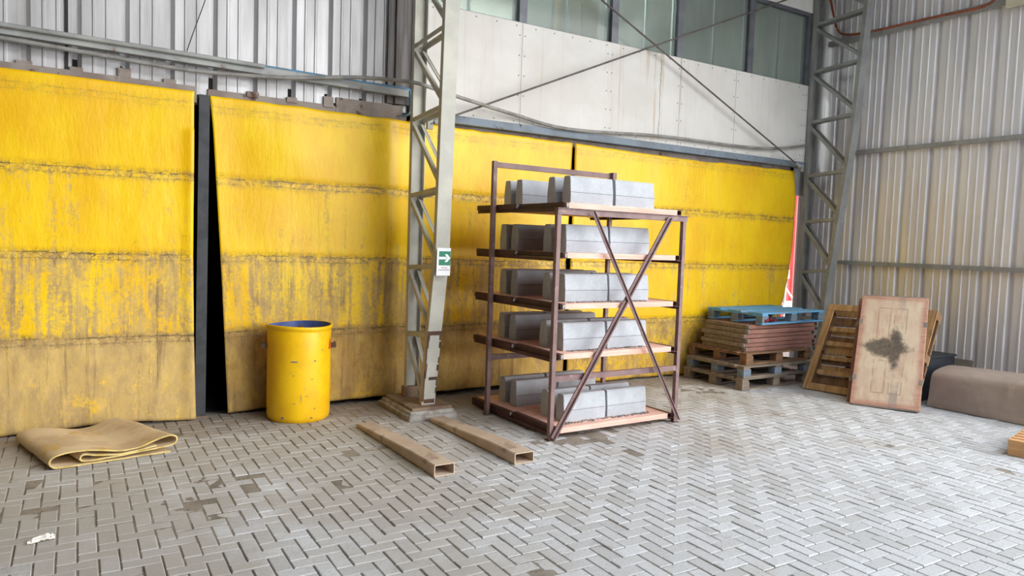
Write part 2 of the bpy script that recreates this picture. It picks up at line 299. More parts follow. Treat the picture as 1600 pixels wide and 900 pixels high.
# ------------------------------------------------------------------ mesh building
class MB:
    def __init__(s): s.b = bmesh.new()
    def hexa(s, p, bevel=0):
        v = [s.b.verts.new(q) for q in p]
        fs = [s.b.faces.new([v[i] for i in f]) for f in ((3, 2, 1, 0), (4, 5, 6, 7), (0, 1, 5, 4), (1, 2, 6, 5), (2, 3, 7, 6), (3, 0, 4, 7))]
        if bevel:
            es = list({e for f in fs for e in f.edges})
            bmesh.ops.bevel(s.b, geom=es, offset=bevel, segments=2, affect='EDGES', profile=.6)
        return s
    def box(s, x0, x1, y0, y1, z0, z1, bevel=0):
        return s.hexa([(x0, y0, z0), (x1, y0, z0), (x1, y1, z0), (x0, y1, z0), (x0, y0, z1), (x1, y0, z1), (x1, y1, z1), (x0, y1, z1)], bevel)
    def bar(s, a, b, w, h, up=(0, 0, 1), bevel=0):
        a, b = V(a), V(b); d = (b-a).normalized(); up = V(up)
        sx = d.cross(up).normalized(); sz = sx.cross(d)
        o = [(-1, -1), (1, -1), (1, 1), (-1, 1)]
        p = [a+sx*(w/2*i)+sz*(h/2*j) for i, j in o]+[b+sx*(w/2*i)+sz*(h/2*j) for i, j in o]
        return s.hexa(p, bevel)
    def sweep(s, poly, a, b, up=(0, 0, 1)):           # closed section (side, up) swept from a to b
        a, b = V(a), V(b); d = (b-a).normalized(); sx = d.cross(V(up)).normalized(); sz = sx.cross(d)
        A = [s.b.verts.new(a+sx*i+sz*j) for i, j in poly]; B = [s.b.verts.new(b+sx*i+sz*j) for i, j in poly]; n = len(poly)
        for i in range(n): s.b.faces.new((A[i], A[(i+1) % n], B[(i+1) % n], B[i]))
        s.b.faces.new(A[::-1]); s.b.faces.new(B); return s
    def tube(s, pts, r, seg=10, cap=True):
        pts = [V(p) for p in pts]; rings = []
        for i, p in enumerate(pts):
            d = (pts[min(i+1, len(pts)-1)]-pts[max(i-1, 0)]).normalized()
            up = V((0, 0, 1)) if abs(d.z) < .9 else V((0, 1, 0))
            sx = d.cross(up).normalized(); sz = sx.cross(d)
            rings.append([s.b.verts.new(p+(sx*math.cos(t)+sz*math.sin(t))*r) for t in [2*math.pi*k/seg for k in range(seg)]])
        for A, B in zip(rings, rings[1:]):
            for k in range(seg): s.b.faces.new((A[k], A[(k+1) % seg], B[(k+1) % seg], B[k]))
        if cap: s.b.faces.new(rings[0][::-1]); s.b.faces.new(rings[-1])
        return s
    def lathe(s, prof, seg=48, close=False):
        rings = []
        for r, z in prof:
            rings.append([s.b.verts.new((r*math.cos(2*math.pi*k/seg), r*math.sin(2*math.pi*k/seg), z)) for k in range(seg)] if r > 1e-5 else [s.b.verts.new((0, 0, z))])
        for A, B in zip(rings, rings[1:]):
            for k in range(seg):
                if len(A) == 1: s.b.faces.new((A[0], B[(k+1) % seg], B[k]))
                elif len(B) == 1: s.b.faces.new((A[k], A[(k+1) % seg], B[0]))
                else: s.b.faces.new((A[k], A[(k+1) % seg], B[(k+1) % seg], B[k]))
        return s
    def grid(s, nu, nv, f):
        g = [[s.b.verts.new(f(i/nu, j/nv)) for j in range(nv+1)] for i in range(nu+1)]
        for i in range(nu):
            for j in range(nv): s.b.faces.new((g[i][j], g[i+1][j], g[i+1][j+1], g[i][j+1]))
        return s
    def ribbon(s, path, width_vec, th, sub=1):        # thick strip: 2D path of points swept along width_vec
        pts = [V(p) for p in path]; n = len(pts); wv = V(width_vec); nn = wv.normalized()
        nor = []
        for i in range(n):
            d = (pts[min(i+1, n-1)]-pts[max(i-1, 0)]).normalized(); nor.append(d.cross(nn).normalized())
        def row(k): return [[s.b.verts.new(p+wv*(k/sub)+q*(th/2*sg)) for sg in (-1, 1)] for p, q in zip(pts, nor)]
        R = [row(k) for k in range(sub+1)]
        for A, B in zip(R, R[1:]):
            for i in range(n-1):
                s.b.faces.new((A[i][0], A[i+1][0], B[i+1][0], B[i][0])); s.b.faces.new((A[i][1], B[i][1], B[i+1][1], A[i+1][1]))
            for i in (0, n-1): s.b.faces.new((A[i][0], B[i][0], B[i][1], A[i][1]))
        for A in (R[0], R[-1]):
            for i in range(n-1):
                f = s.b.faces.new((A[i][0], A[i][1], A[i+1][1], A[i+1][0])); f.material_index = 1
        return s
    def done(s, name, mat, parent=None, loc=None, rot=None, smooth=0, kind=None, mats=()):
        me = bpy.data.meshes.new(name); bmesh.ops.recalc_face_normals(s.b, faces=s.b.faces[:])
        s.b.to_mesh(me); s.b.free()
        me.materials.append(mat)
        for m in mats: me.materials.append(m)
        if smooth:
            me.polygons.foreach_set('use_smooth', [True]*len(me.polygons)); me.set_sharp_from_angle(angle=math.radians(smooth))
        o = bpy.data.objects.new(name, me); C.objects.link(o)
        if parent: o.parent = parent
        if loc is not None: o.location = loc
        if rot is not None: o.rotation_euler = rot
        if kind: o['kind'] = kind
        return o
def thing(name, label, cat, loc=(0, 0, 0), rot=(0, 0, 0), group=None):
    o = bpy.data.objects.new(name, None); C.objects.link(o); o.location = loc; o.rotation_euler = rot
    o.empty_display_size = .1; return tag(o, label, cat, group)
def tag(o, label, cat, group=None, kind=None):
    o['label'] = label; o['category'] = cat
    if group: o['group'] = group
    if kind: o['kind'] = kind
    return o
def copy_tree(o, parent=None):
    c = o.copy(); C.objects.link(c)
    if parent: c.parent = parent
    for ch in o.children: copy_tree(ch, c)
    return c
def spline(P, k=8):
    P = [V(p) for p in P]; out = []
    for i in range(len(P)-1):
        a, b, c, d = P[max(i-1, 0)], P[i], P[i+1], P[min(i+2, len(P)-1)]
        for t in [j/k for j in range(k)]:
            out.append(.5*((2*b)+(c-a)*t+(2*a-5*b+4*c-d)*t*t+(3*b-a-3*c+d)*t**3))
    return out+[P[-1]]
def nz(*p): return noise.noise(V(p))
PI = math.pi

# ================================================================== SETTING
XR = 9.60                                                            # inner face of the right wall
# floor: herringbone pavers
def pavers():
    b = bmesh.new(); tone = []
    u = .0948; g = .003
    i0, i1, j0, j1 = int(-3.1/u), int(XR/u)+1, int(-.4/u), int(7.2/u)
    def paver(x0, x1, y0, y1):
        cx, cy = (x0+x1)/2, (y0+y1)/2
        if cx > XR-.02: return
        dz = random.gauss(0, .0013)+.004*nz(cx*.7, cy*.7, 3); tx, ty = random.gauss(0, .006), random.gauss(0, .006)
        if random.random() < .02: dz -= .003
        h = lambda x, y, z: (x, y, z+dz+(x-cx)*tx+(y-cy)*ty)
        x0 += g+random.random()*.0015; x1 -= g+random.random()*.0015; y0 += g; y1 -= g; e = .004
        A = [b.verts.new(h(x, y, 0)) for x, y in ((x0+e, y0+e), (x1-e, y0+e), (x1-e, y1-e), (x0+e, y1-e))]
        B = [b.verts.new(h(x, y, -.004)) for x, y in ((x0, y0), (x1, y0), (x1, y1), (x0, y1))]
        D = [b.verts.new(h(x, y, -.022)) for x, y in ((x0, y0), (x1, y0), (x1, y1), (x0, y1))]
        b.faces.new(A)
        for k in range(4):
            l = (k+1) % 4; b.faces.new((B[k], B[l], A[l], A[k])); b.faces.new((D[k], D[l], B[l], B[k]))
        tone.extend([min(1, max(0, random.gauss(.5, .28)))]*12)
    for i in range(i0, i1):
        for j in range(j0, j1):
            k = (i-j) % 4
            if k == 0: paver(i*u, (i+2)*u, j*u, (j+1)*u)
            elif k == 3: paver(i*u, (i+1)*u, j*u, (j+2)*u)
    me = bpy.data.meshes.new('floor'); b.to_mesh(me); b.free()
    at = me.attributes.new('tone', 'FLOAT', 'POINT'); at.data.foreach_set('value', tone)
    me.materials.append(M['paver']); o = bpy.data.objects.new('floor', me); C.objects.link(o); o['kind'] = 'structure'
pavers()
def sand_h(x, y):
    a = nz(x*.9, y*.9, 7)*.6+nz(x*2.7, y*2.7, 1)*.35+nz(x*9, y*9, 5)*.25
    bias = max(0., min(1., (y-.42*x-1.2)/4.6))
    return -.0095+.0105*max(0, min(1, .18+bias*.32+a*.95))+.0006*nz(x*40, y*40, 2)
MB().grid(300, 180, lambda a, c: (lambda x, y: (x, y, sand_h(x, y)))(-3.1+a*12.7, .2+c*6.95)).done('sand', M['sand'], smooth=60)
tag(bpy.data.objects['sand'], 'grey brown sand filling the joints between the concrete pavers', 'sand', kind='stuff')
MB().box(-3.3, 12, -8, 12, -.2, -.022).done('floor_slab', M['slab'], kind='structure')
MB().box(-3.2, XR+8, -12, .3, -.2, -.012).done('floor_yard', M['slab'], kind='structure')
# corrugated walls: one profile, wide flats with two swages and a recessed rib every 0.352 m
PITCH_R = .352
def profile(length, phase):
    pts = []; p = PITCH_R; k = -1
    shape = [(0, 0), (.008, .046), (.046, .046), (.078, 0), (.150, 0), (.158, -.008), (.172, -.008), (.180, 0), (.246, 0), (.254, -.008), (.268, -.008), (.276, 0)]
    while k*p+phase < length+p:
        for a, d in shape: pts.append((k*p+phase+a, d))
        k += 1
    return [q for q in pts if -.02 <= q[0] <= length+.02]
def corrug(name, f, prof, z0, z1, mat):
    m = MB(); nzs = 14
    rows = [[m.b.verts.new(f(a, d, z0(a)+(z1-z0(a))*k/nzs, k)) for a, d in prof] for k in range(nzs+1)]
    for A, B in zip(rows, rows[1:]):
        for i in range(len(prof)-1): m.b.faces.new((A[i], A[i+1], B[i+1], B[i]))
    o = m.done(name, mat, kind='structure'); sm = o.modifiers.new('thick', 'SOLIDIFY'); sm.thickness = .0012; return o
corrug('wall_back', lambda a, d, z, k: (-3.2+a, 7.085+d+.004*nz(a*2, z*.7, 1), z), profile(6.13, .01+3.2-.037-9*PITCH_R),
       lambda a: 2.93 + (.08+.03*nz(a*6, 0, 4) if a > 5.3 else .03*nz(a*7, 2, 4)), 6.3, M['sheet_back'])
corrug('wall_right', lambda a, d, z, k: (XR+d+.004*nz(a*2, z*.7, 9), 3.0+a, z), profile(4.3, 4.26-3.0-.037-3*PITCH_R), lambda a: 0.0, 6.3, M['sheet_right'])
MB().box(-3.3, -3.2, -7, 12, 0, 6.4).done('wall_left', M['inner'], kind='structure')  # unseen; blocks light from the left, kept dark to cut bounce
MB().box(-3.4, XR+.2, 1.9, 7.3, 6.3, 6.42).box(-3.4, XR+.2, -7, -2.4, 6.3, 6.42).box(-3.4, .6, -2.4, 1.9, 6.3, 6.42).done('ceiling', M['roof'], kind='structure')  # unseen roof, its opening shaped to let sky light onto the floor
MB().box(-3.3, 4.0, -7.1, -7.0, 0, 6.4).done('wall_front_blocker', M['inner'], kind='structure')  # unseen, added to block light from the front left
# dark store behind the curtains and the office over it
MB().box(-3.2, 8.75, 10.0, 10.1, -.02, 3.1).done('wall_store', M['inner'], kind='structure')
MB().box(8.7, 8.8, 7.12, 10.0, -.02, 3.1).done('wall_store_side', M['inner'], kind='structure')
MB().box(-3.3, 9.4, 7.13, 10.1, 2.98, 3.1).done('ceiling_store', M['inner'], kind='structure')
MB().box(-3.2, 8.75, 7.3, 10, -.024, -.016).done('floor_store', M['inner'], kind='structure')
MB().box(2.95, 9.4, 10.0, 10.1, 3.1, 6.3).done('wall_office', M['office'], kind='structure')
MB().box(2.90, 2.95, 7.13, 10.1, 3.1, 6.3).done('wall_office_left', M['office'], kind='structure')
MB().box(9.32, 9.40, 7.13, 10.1, 3.1, 6.3).done('wall_office_right', M['office'], kind='structure')
MB().box(2.9, 9.4, 7.0, 10.1, 5.6, 5.7).done('ceiling_office', M['office'], kind='structure')
al = bpy.data.lights.new('office_fill_light', 'AREA'); al.shape = 'RECTANGLE'; al.size = 3.2; al.size_y = .5; al.energy = 260; al.color = (.95, 1, .97)  # unseen fill light added to brighten the office behind the glass
ao = bpy.data.objects.new('office_fill_light', al); C.objects.link(ao); ao.location = (5.4, 8.6, 5.55)
# white fibre-cement boards, with joints and screws
wp = MB().box(0, 6.30, 0, .04, 0, 1.12).done('wall_panel', M['panel'], loc=(2.98, 6.99, 3.03), kind='structure')
sc = MB()
for jx in (1.30, 3.72, 4.75, .42, 2.55, 6.2):
    for q in range(5):
        for dx in (-.035, .035):
            sc.box(jx+dx-.006, jx+dx+.006, -.003, .002, .1+q*.22-.006, .1+q*.22+.006)
for q in range(24):
    for zz in (.03, 1.08): sc.box(.2+q*.255-.006, .2+q*.255+.006, -.003, .002, zz-.006, zz+.006)
sc.done('screw_heads', M['screw'], wp)
MB().box(2.98, 9.28, 6.99, 7.03, 5.20, 6.3).done('wall_panel_upper', M['panel'], kind='structure')
MB().box(-3.2, .93, 7.045, 7.2, 2.85, 2.995, .006).box(1.02, 2.95, 7.068, 7.2, 2.85, 2.99, .006).box(2.2, 2.9, 7.062, 7.2, 2.9, 3.07).done('trim_1', M['ledge'], kind='structure')
t = MB()
for k in range(-4, 9):
    x = .01+k*PITCH_R
    if x < 2.2 and k != 3: t.box(x-.055+random.uniform(-.01, .01), x+.05, 7.055, 7.12, 2.96, 3.005+random.uniform(0, .03)+.05*(k in (1, 6)), .006)
t.done('trim_2', M['ledge'], kind='structure')
MB().box(2.98, 9.22, 6.955, 7.06, 2.945, 3.03, .006).done('trim_3', M['trim_blue'], kind='structure')
MB().box(2.98, 9.12, 7.06, 7.10, 2.86, 2.945).done('trim_4', M['ledge'], kind='structure')
MB().box(9.05, 9.58, 7.06, 7.12, 2.55, 3.1).box(9.3, 9.62, 7.1, 7.14, 3.0, 6.3).done('trim_5', M['grey_dark'], kind='structure')
# windows over the white boards
mx = [2.98, 4.29, 5.60, 6.68, 8.00, 9.24]
for i in range(5):
    a, b = mx[i], mx[i+1]; z0, z1 = 4.15, 5.20
    f = MB().box(a, a+.05, 7.0, 7.09, z0, z1).box(b-.05, b, 7.0, 7.09, z0, z1).box(a+.05, b-.05, 7.0, 7.09, z1-.05, z1).box(a+.05, b-.05, 7.01, 7.09, z0, z0+.012)
    w = f.done('window_%d' % (i+1), M['frame'], kind='structure')
    MB().box(a+.05, b-.05, 7.05, 7.056, z0+.012, z1-.05).done('pane', M['glass'] if i < 3 else M['glass_dark'], w)
    m = a+(b-a)*(.50 if i else .5)
    MB().box(m-.018, m+.018, 7.062, 7.085, z0+.012, z1-.05).box(b-.10, b-.065, 7.062, 7.085, z0+.012, z1-.05).done('sash_stile', M['frame_light'], w)
# things seen through the office glass
o = thing('filing_cabinet', 'beige board cabinet seen through the office window', 'cabinet', (5.02, 7.3, 3.1))
MB().box(0, .55, 0, .5, 0, 1.62, .01).done('body', M['office_dark'], o)
MB().box(.02, .27, -.018, 0, .1, 1.55, .004).done('door', M['office_dark'], o); MB().box(.28, .53, -.018, 0, .1, 1.55, .004).done('door', M['office_dark'], o)
o = thing('whiteboard', 'pale framed board leaning inside the left office window', 'whiteboard', (4.45, 7.42, 3.1))
MB().box(0, .5, 0, .03, .4, 1.55).done('panel', M['office'], o)
MB().box(-.03, .53, -.012, .035, 1.55, 1.59).box(.50, .53, -.012, .035, .4, 1.55).box(-.03, 0, -.012, .035, .4, 1.55).done('frame', M['frame_light'], o)

# ================================================================== YELLOW CURTAINS
def curtain(label, seed, xl, xr, zt, zb, yb, bulge, grime=0.0, nu=110, nv=110):
    x0 = xl(1.5)
    def f(a, c):
        z1 = zt(a); z0 = zb(a); z = z0+(z1-z0)*c
        x = xl(z)+(xr(z)-xl(z))*a
        y = yb(a, z)+bulge(x, z)
        for s0 in (2.20, 1.49, .775): y += .010*math.exp(-((z-s0)/.022)**2)
        y -= .016*(nz(x*1.4+seed*9, z*1.1, seed)+.35*nz(x*3.5+seed, z*1.5, 3))
        return (x-x0, y-7.0, z)
    o = MB().grid(nu, nv, f).done('yellow_curtain', yellow_mat('worn_yellow_canvas_%d' % seed, seed, grime, *(((222, 190, 120), (186, 158, 108)) if seed == 1 else ())), loc=(x0, 7.0, 0), smooth=60)
    sm = o.modifiers.new('thick', 'SOLIDIFY'); sm.thickness = .006; sm.offset = 0
    return tag(o, label, 'curtain', 'yellow canvas curtains')
def ip(tab):
    def f(v):
        for (a, b), (c, d) in zip(tab, tab[1:]):
            if v <= c: return b+(d-b)*max(0, min(1, (v-a)/(c-a)))
        return tab[-1][1]
    return f
curtain('yellow canvas curtain left of the dark gap, with the folded mat at its foot', 1, lambda z: -1.9, ip([(0, .925), (.8, .905), (1.5, .897), (3, .90)]), lambda a: 2.925+.012*a,
        lambda a: .012+.03*max(0, math.sin(a*9+1))+.01*nz(a*20, 1, 1), lambda a, z: 6.985-.03*max(0, 1-z/.8), lambda x, z: -.02*math.exp(-((x-.88)/.05)**2) if z < 2.6 else 0, .03)
curtain('yellow canvas curtain right of the dark gap, behind the yellow drum', 2, ip([(0, 1.215), (.775, 1.178), (1.49, 1.137), (2.13, 1.099), (2.64, 1.066), (3, 1.03)]), lambda z: 3.16, lambda a: 2.93-.012*a+.012*nz(a*9, 0, 2),
        lambda a: .015+.03*min(1, a*3)+.02*abs(nz(a*6, 3, 1))+.02*max(0, 1-abs(a-.3)/.2), lambda a, z: 7.045, lambda x, z: -.035*math.exp(-((x-2.72)/.14)**2)*min(1, z/1.5)+.05*max(0, (x-2.85)/.3)
        -.05*math.exp(-((x-1.75)/.35)**2)*math.exp(-((z-2.5)/.35)**2), .035)
curtain('yellow canvas curtain between the lattice column and the shelf rack', 3, lambda z: 3.06+.012*math.sin(z*2), lambda z: 5.043+.008*math.sin(z*3), lambda a: 2.915-.015*a+.01*nz(a*14, 0, 5),
        lambda a: .06+.015*nz(a*7, 3, 1), lambda a, z: 7.03, lambda x, z: -.02*math.sin((x-3)*2.2)*(1-z/3), .04)
curtain('yellow canvas curtain from behind the shelf rack to the corner gap', 4, lambda z: 5.066+.006*math.sin(z*3+1), ip([(0, 8.93), (.88, 8.965), (.97, 9.011), (1.35, 9.094), (1.74, 9.147), (2.12, 9.16), (2.5, 9.155), (2.89, 9.09), (3, 9.07)]),
        lambda a: 2.90-.035*math.sin(a*PI)*(1 if a < .6 else .6)+.01*nz(a*16, 0, 8), lambda a: .02+.012*nz(a*9, 3, 1), lambda a, z: 7.0,
        lambda x, z: -.03*math.sin((x-5)*1.1), -.06)
# dark post in the gap
o = thing('door_post', 'dark steel post standing in the gap between the left curtains', 'post', (.965, 7.02, 0))
MB().sweep([(-.045, -.03), (.045, -.03), (.045, -.022), (-.037, -.022), (-.037, .03), (-.045, .03)], (0, 0, 0), (.03, .06, 2.93), (0, 1, 0)).done('angle_post', M['black_steel'], o)
MB().box(-.055, .06, -.03, .05, 0, .02).done('foot', M['plate_rust'], o)
MB().box(-.06, .10, .075, .12, 2.84, 2.93).done('head_bracket', M['black_steel'], o)
# outside through the corner gap
o = thing('red_container', 'red painted steel wall outside, seen through the gap by the corner', 'container', (9.9, 9.2, 0))
m = MB(); prof = []
k = 0
while k*.28 < 5: prof += [(k*.28, 0), (k*.28+.03, .036), (k*.28+.14, .036), (k*.28+.17, 0)]; k += 1
A = [m.b.verts.new((a, d, 0.15)) for a, d in prof]; B = [m.b.verts.new((a, d, 2.9)) for a, d in prof]
for i in range(len(prof)-1): m.b.faces.new((A[i], A[i+1], B[i+1], B[i]))
m.done('side_panel', M['outside_red'], o); MB().box(0, 5, -.03, .1, 0, .15).done('bottom_rail', M['outside_red'], o); MB().box(0, 5, -.03, .1, 2.9, 3.0).done('top_rail', M['outside_red'], o)
o = thing('white_cart', 'white framed cart outside in the corner gap', 'cart', (11.0, 8.5, 0), (0, 0, .05))
MB().box(-.1, 1.2, 0, .5, .66, .76, .01).done('tray', M['white'], o)
for x in (0, 1.1):
    for y in (.05, .45): MB().box(x-.02, x+.02, y-.02, y+.02, 0, .66).done('leg', M['white'], o)
MB().bar((-.02, .05, .75), (.0, .05, 1.32), .05, .03).done('handle', M['white'], o); MB().bar((.02, .1, 1.1), (.42, .1, .75), .025, .025).done('stay', M['white'], o); MB().bar((-.05, .08, 1.28), (.12, .08, 1.3), .05, .16).done('grip', M['white'], o)

# ================================================================== LATTICE COLUMNS
def channel_sec(w, d, t, open_up):      # (side, up) section: web w wide, flanges d deep
    s = 1 if open_up else -1
    return [(-w/2, 0), (w/2, 0), (w/2, s*d), (w/2-t, s*d), (w/2-t, s*t), (-w/2+t, s*t), (-w/2+t, s*d), (-w/2, s*d)]
def column(label, x, yr, front, top, nodes, mat, base):
    o = thing('lattice_column', label, 'column', (x, yr, 0))
    w, d, t = .14, .06, .006
    z0 = base
    MB().sweep(channel_sec(w, d, t, False), (0, .03, z0), (0, .03, top), (0, 1, 0)).done('chord', mat, o)
    m = MB(); pts = [(0, y-yr, z) for z, y in front]
    for a, b in zip(pts, pts[1:]): m.sweep(channel_sec(w, d, t, True), a, b, (0, 1, 0))
    m.done('chord', mat, o)
    fy = ip([(z, y-yr) for z, y in front])
    zs = nodes
    for i, z in enumerate(zs):
        zf = z+.04
        for s in (-1, 1):
            xx = s*(w/2-.012)
            if i % 1 == 0: MB().bar((xx, .0, z), (xx, fy(zf)+.03, zf), .008, .042, (0, 0, 1)).bar((xx-s*.016, .0, z+.02), (xx-s*.016, fy(zf)+.03, zf+.02), .03, .005, (0, 0, 1)).done('lacing_strut', mat, o)
            zd = (zs[i+1]+.10) if i+1 < len(zs) else base+.08
            MB().bar((xx, .0, z-.05), (xx, fy(zd)+.03, zd), .008, .042, (1, 0, 0) if 0 else (0, 1, 1)).bar((xx-s*.016, .0, z-.03), (xx-s*.016, fy(zd)+.03, zd+.02), .03, .005, (0, 1, 1)).done('lacing_diagonal', mat, o)
    return o
col1 = column('pale grey lattice column between the drum and the shelf rack', 2.90, 6.66, [(.115, 6.25), (.835, 6.14), (1.55, 6.02), (3.87, 5.95), (6.3, 5.87)], 6.3, [5.1, 4.35, 3.58, 2.87, 2.13, 1.42, .757], M['grey_paint'], .115)
MB().box(-.21, .20, -.52, .16, .09, .115, .004).done('base_plate', M['plate_rust'], col1)
MB().box(-.085, .085, -.03, .06, .115, .22, .004).done('gusset', M['plate_rust'], col1)
# rust peeling round the dented foot of the front chord
m = MB()
def rb(z0, z1, x0, x1, dy=-.003):
    ya = ip([(.115, 6.25), (.835, 6.14), (1.55, 6.02)])
    p = []
    for z in (z0, z1):
        for dyy in (0, .004): p += [(x0, ya(z)-6.66+dy+dyy, z), (x1, ya(z)-6.66+dy+dyy, z)]
    m.hexa([p[0], p[1], p[3], p[2], p[4], p[5], p[7], p[6]])
for q in range(9):
    z = .15+q*.075; wq = random.uniform(.008, .022)
    rb(z, z+.075, -.072, -.072+wq*1.3); 
    if q % 3: rb(z, z+.06, .072-wq, .072)
rb(.80, .84, -.074, .074); rb(.13, .17, -.05, .06); rb(.36, .39, -.02, .07)
m.done('rust_patch', M['rust'], col1)
m = MB()
for z0, y in ((3.35, 0), (2.2, 0), (1.8, 0), (2.7, 0)):
    pass
m = MB().box(2.66, 3.12, 6.12, 6.86, -.015, .09, .02)
bmesh.ops.subdivide_edges(m.b, edges=m.b.edges[:], cuts=5, use_grid_fill=True)
for v in m.b.verts:
    k = .018*nz(v.co.x*14, v.co.y*14, v.co.z*14); v.co += V((k, k, 0)) if v.co.z < .088 else V((0, 0, -.001))
    if v.co.z < .05: v.co.x += (v.co.x-2.89)*.08; v.co.y += (v.co.y-6.5)*.08
tag(m.done('concrete_plinth', M['plinth'], smooth=30), 'rough concrete plinth under the base plate of the pale column', 'plinth')
col2 = column('dull grey lattice column in the corner by the right wall', 9.32, 6.94, [(0, 6.58), (1.02, 6.50), (3.45, 6.22), (5.2, 6.12), (6.3, 6.05)], 6.3, [5.72, 5.02, 4.34, 3.61, 2.83, 2.15, 1.41, .72], M['grey_dark'], 0.0)
MB().box(-.12, .12, -.45, .14, 0, .012).done('base_plate', M['plate_rust'], col2)
# sign on the front chord
ya = 6.02-.001
o = thing('exit_sign', 'green and white evacuation arrow sign taped to the pale column', 'sign', (2.985-.085, 6.0, 1.375), (math.radians(2.0), 0, 0))
card = MB().box(-.072, .066, -.009, -.006, 0, .255).done('card', M['sign_white'], o)
gf = MB().box(-.052, .064, -.011, -.009, .095, .225).done('green_field', M['sign_green'], o)
m = MB(); zc = .162
for poly in ([(-.052, -.012), (.022, -.012), (.022, .012), (-.052, .012)], [(.004, .036), (.032, .036), (.062, 0), (.030, 0)], [(.030, 0), (.062, 0), (.032, -.036), (.004, -.036)]):
    v = [m.b.verts.new((x, -.0125, zc+z)) for x, z in poly]; m.b.faces.new(v)
    v2 = [m.b.verts.new((x, -.0112, zc+z)) for x, z in poly]; m.b.faces.new(v2[::-1])
    for k in range(4): m.b.faces.new((v[k], v2[k], v2[(k+1) % 4], v[(k+1) % 4]))
m.done('arrow', M['sign_white'], gf)
def text(body, size, parent, loc, mat, rot=(PI/2, 0, 0)):
    cu_ = bpy.data.curves.new('lettering', 'FONT'); cu_.body = body; cu_.size = size; cu_.align_x = 'CENTER'; cu_.extrude = .0006
    tmp = bpy.data.objects.new('lettering_tmp', cu_); C.objects.link(tmp)
    dg = bpy.context.evaluated_depsgraph_get(); me = bpy.data.meshes.new_from_object(tmp.evaluated_get(dg)); bpy.data.objects.remove(tmp)
    me.materials.clear(); me.materials.append(mat)
    ob = bpy.data.objects.new('lettering', me); C.objects.link(ob); ob.parent = parent; ob.location = loc; ob.rotation_euler = rot; return ob
text('VIA DE', .020, card, (.004, -.0098, .066), M['sign_red']); text('EVACUACION', .0175, card, (.002, -.0098, .046), M['sign_red'])

# ================================================================== PIPES, RODS, GIRTS
def pipe(name, label, cat, pts, r, mat, k=6, group=None, seg=10):
    P = spline(pts, k) if k else [V(p) for p in pts]; o0 = P[0]
    o = MB().tube([p-o0 for p in P], r, seg).done(name, mat, loc=o0, smooth=50); return tag(o, label, cat, group)
pipe('grey_hose', 'thin grey hose sagging across the back wall from left edge to corner', 'hose',
     [WB(-150, 40, 6.97), WB(0, 59, 6.97), WB(150, 85, 6.97), WB(300, 110, 6.96), WB(440, 121, 6.93), WB(560, 121, 6.85), WB(640, 128, 6.60), WB(668, 135, 6.56), WB(712, 150, 6.64), WB(800, 178, 6.90), WB(890, 202, 6.92), WB(1035, 213, 6.93), WB(1150, 228, 6.93), WB(1210, 232, 6.93), WB(1262, 227, 6.93)], .019, M['hose'])
a, b = WB(-90, 32, 6.98), WB(637, 147, 6.98)
o = thing('wall_rail', 'long galvanised rail fixed across the left corrugated wall', 'rail', a)
MB().sweep([(.03, -.034), (-.03, -.034), (-.03, -.029), (.025, -.029), (.025, .029), (-.03, .029), (-.03, .034), (.03, .034)], (0, 0, 0), b-a).done('channel', M['rail'], o)
for q in (.2, .55, .9): p = (b-a)*q; MB().box(p.x-.03, p.x+.03, p.y+.03, p.y+.105, p.z-.03, p.z+.03).done('wall_bracket', M['rail'], o)
MB().tube([V((-.6, -.06, .033)), (b-a)*.62+V((0, -.05, .033))], .020, 10).done('round_tube', M['rail'], o, smooth=50)
pipe('blue_pipe', 'light blue water pipe lying on the rail and bending down beside the column', 'pipe',
     [WB(395, 101, 6.97), WB(500, 118, 6.97), WB(600, 134, 6.97), WB(634, 139, 6.97), WB(641, 145, 6.97), WB(641, 172, 6.97), WB(637, 179, 6.98), WB(628, 181, 7.02)], .014, M['blue_pipe'], 5)
pipe('hanging_wire', 'thin black wire hanging down the left corrugated wall', 'wire', [WB(330, -30, 7.0), WB(320, 2, 7.0), WB(303, 48, 7.01), WB(292, 80, 7.05)], .004, M['wire'], 5, None, 6)
MB().box(-.012, .012, -.004, .02, 0, 3.2).done('trim_6', M['wire'], loc=(WB(104, 60, 7.07).x, 7.075, 3.0), kind='structure')
MB().box(2.72, 2.80, 7.05, 7.085, 3.08, 6.3, .004).box(2.80, 2.979, 7.03, 7.085, 3.08, 6.3, .004).done('shade_strip', M['strip_shade'], kind='structure')  # dark strip added in place of the shade beside the column
def rod(label, a, b, r=.011):
    o = thing('bracing_rod', label, 'rod', a, group='steel bracing rods'); MB().tube([V((0, 0, 0)), b-a], r, 10).done('bar', M['rod'], o, smooth=50)
    d = (b-a).normalized(); MB().tube([d*.05, d*.16], r*2.1, 6).done('turnbuckle', M['grey_dark'], o)
    MB().box(-.03, .03, -.008, .03, -.05, .05).done('end_plate', M['grey_dark'], o)
A0 = WB(1253, 263, 6.87); A1 = WB(940, 0, 6.87); d = A1-A0; rod('dark bracing rod falling to the right corner across the white boards', A0, A0+d*(2.5/d.z))
B0 = WB(672, 194, 6.82); B1 = WB(1222, 2, 6.84); rod('rusty bracing rod rising to the right from the pale column', B0, B0+(B1-B0)*1.12)
def girt(label, p, q, h=.055, mat=None):
    a, b = V(p), V(q); o = thing('wall_girt', label, 'girt', a, group='girts on the right wall')
    MB().sweep([(.03, -h/2), (-.03, -h/2), (-.03, -h/2+.005), (.025, -h/2+.005), (.025, h/2-.005), (-.03, h/2-.005), (-.03, h/2), (.03, h/2)], (0, 0, 0), b-a).done('channel', mat or M['girt'], o)
    for k in (.15, .5, .85): p_ = (b-a)*k; MB().box(.02, .045, p_.y-.03, p_.y+.03, -.02, .02).done('cleat', mat or M['girt'], o)
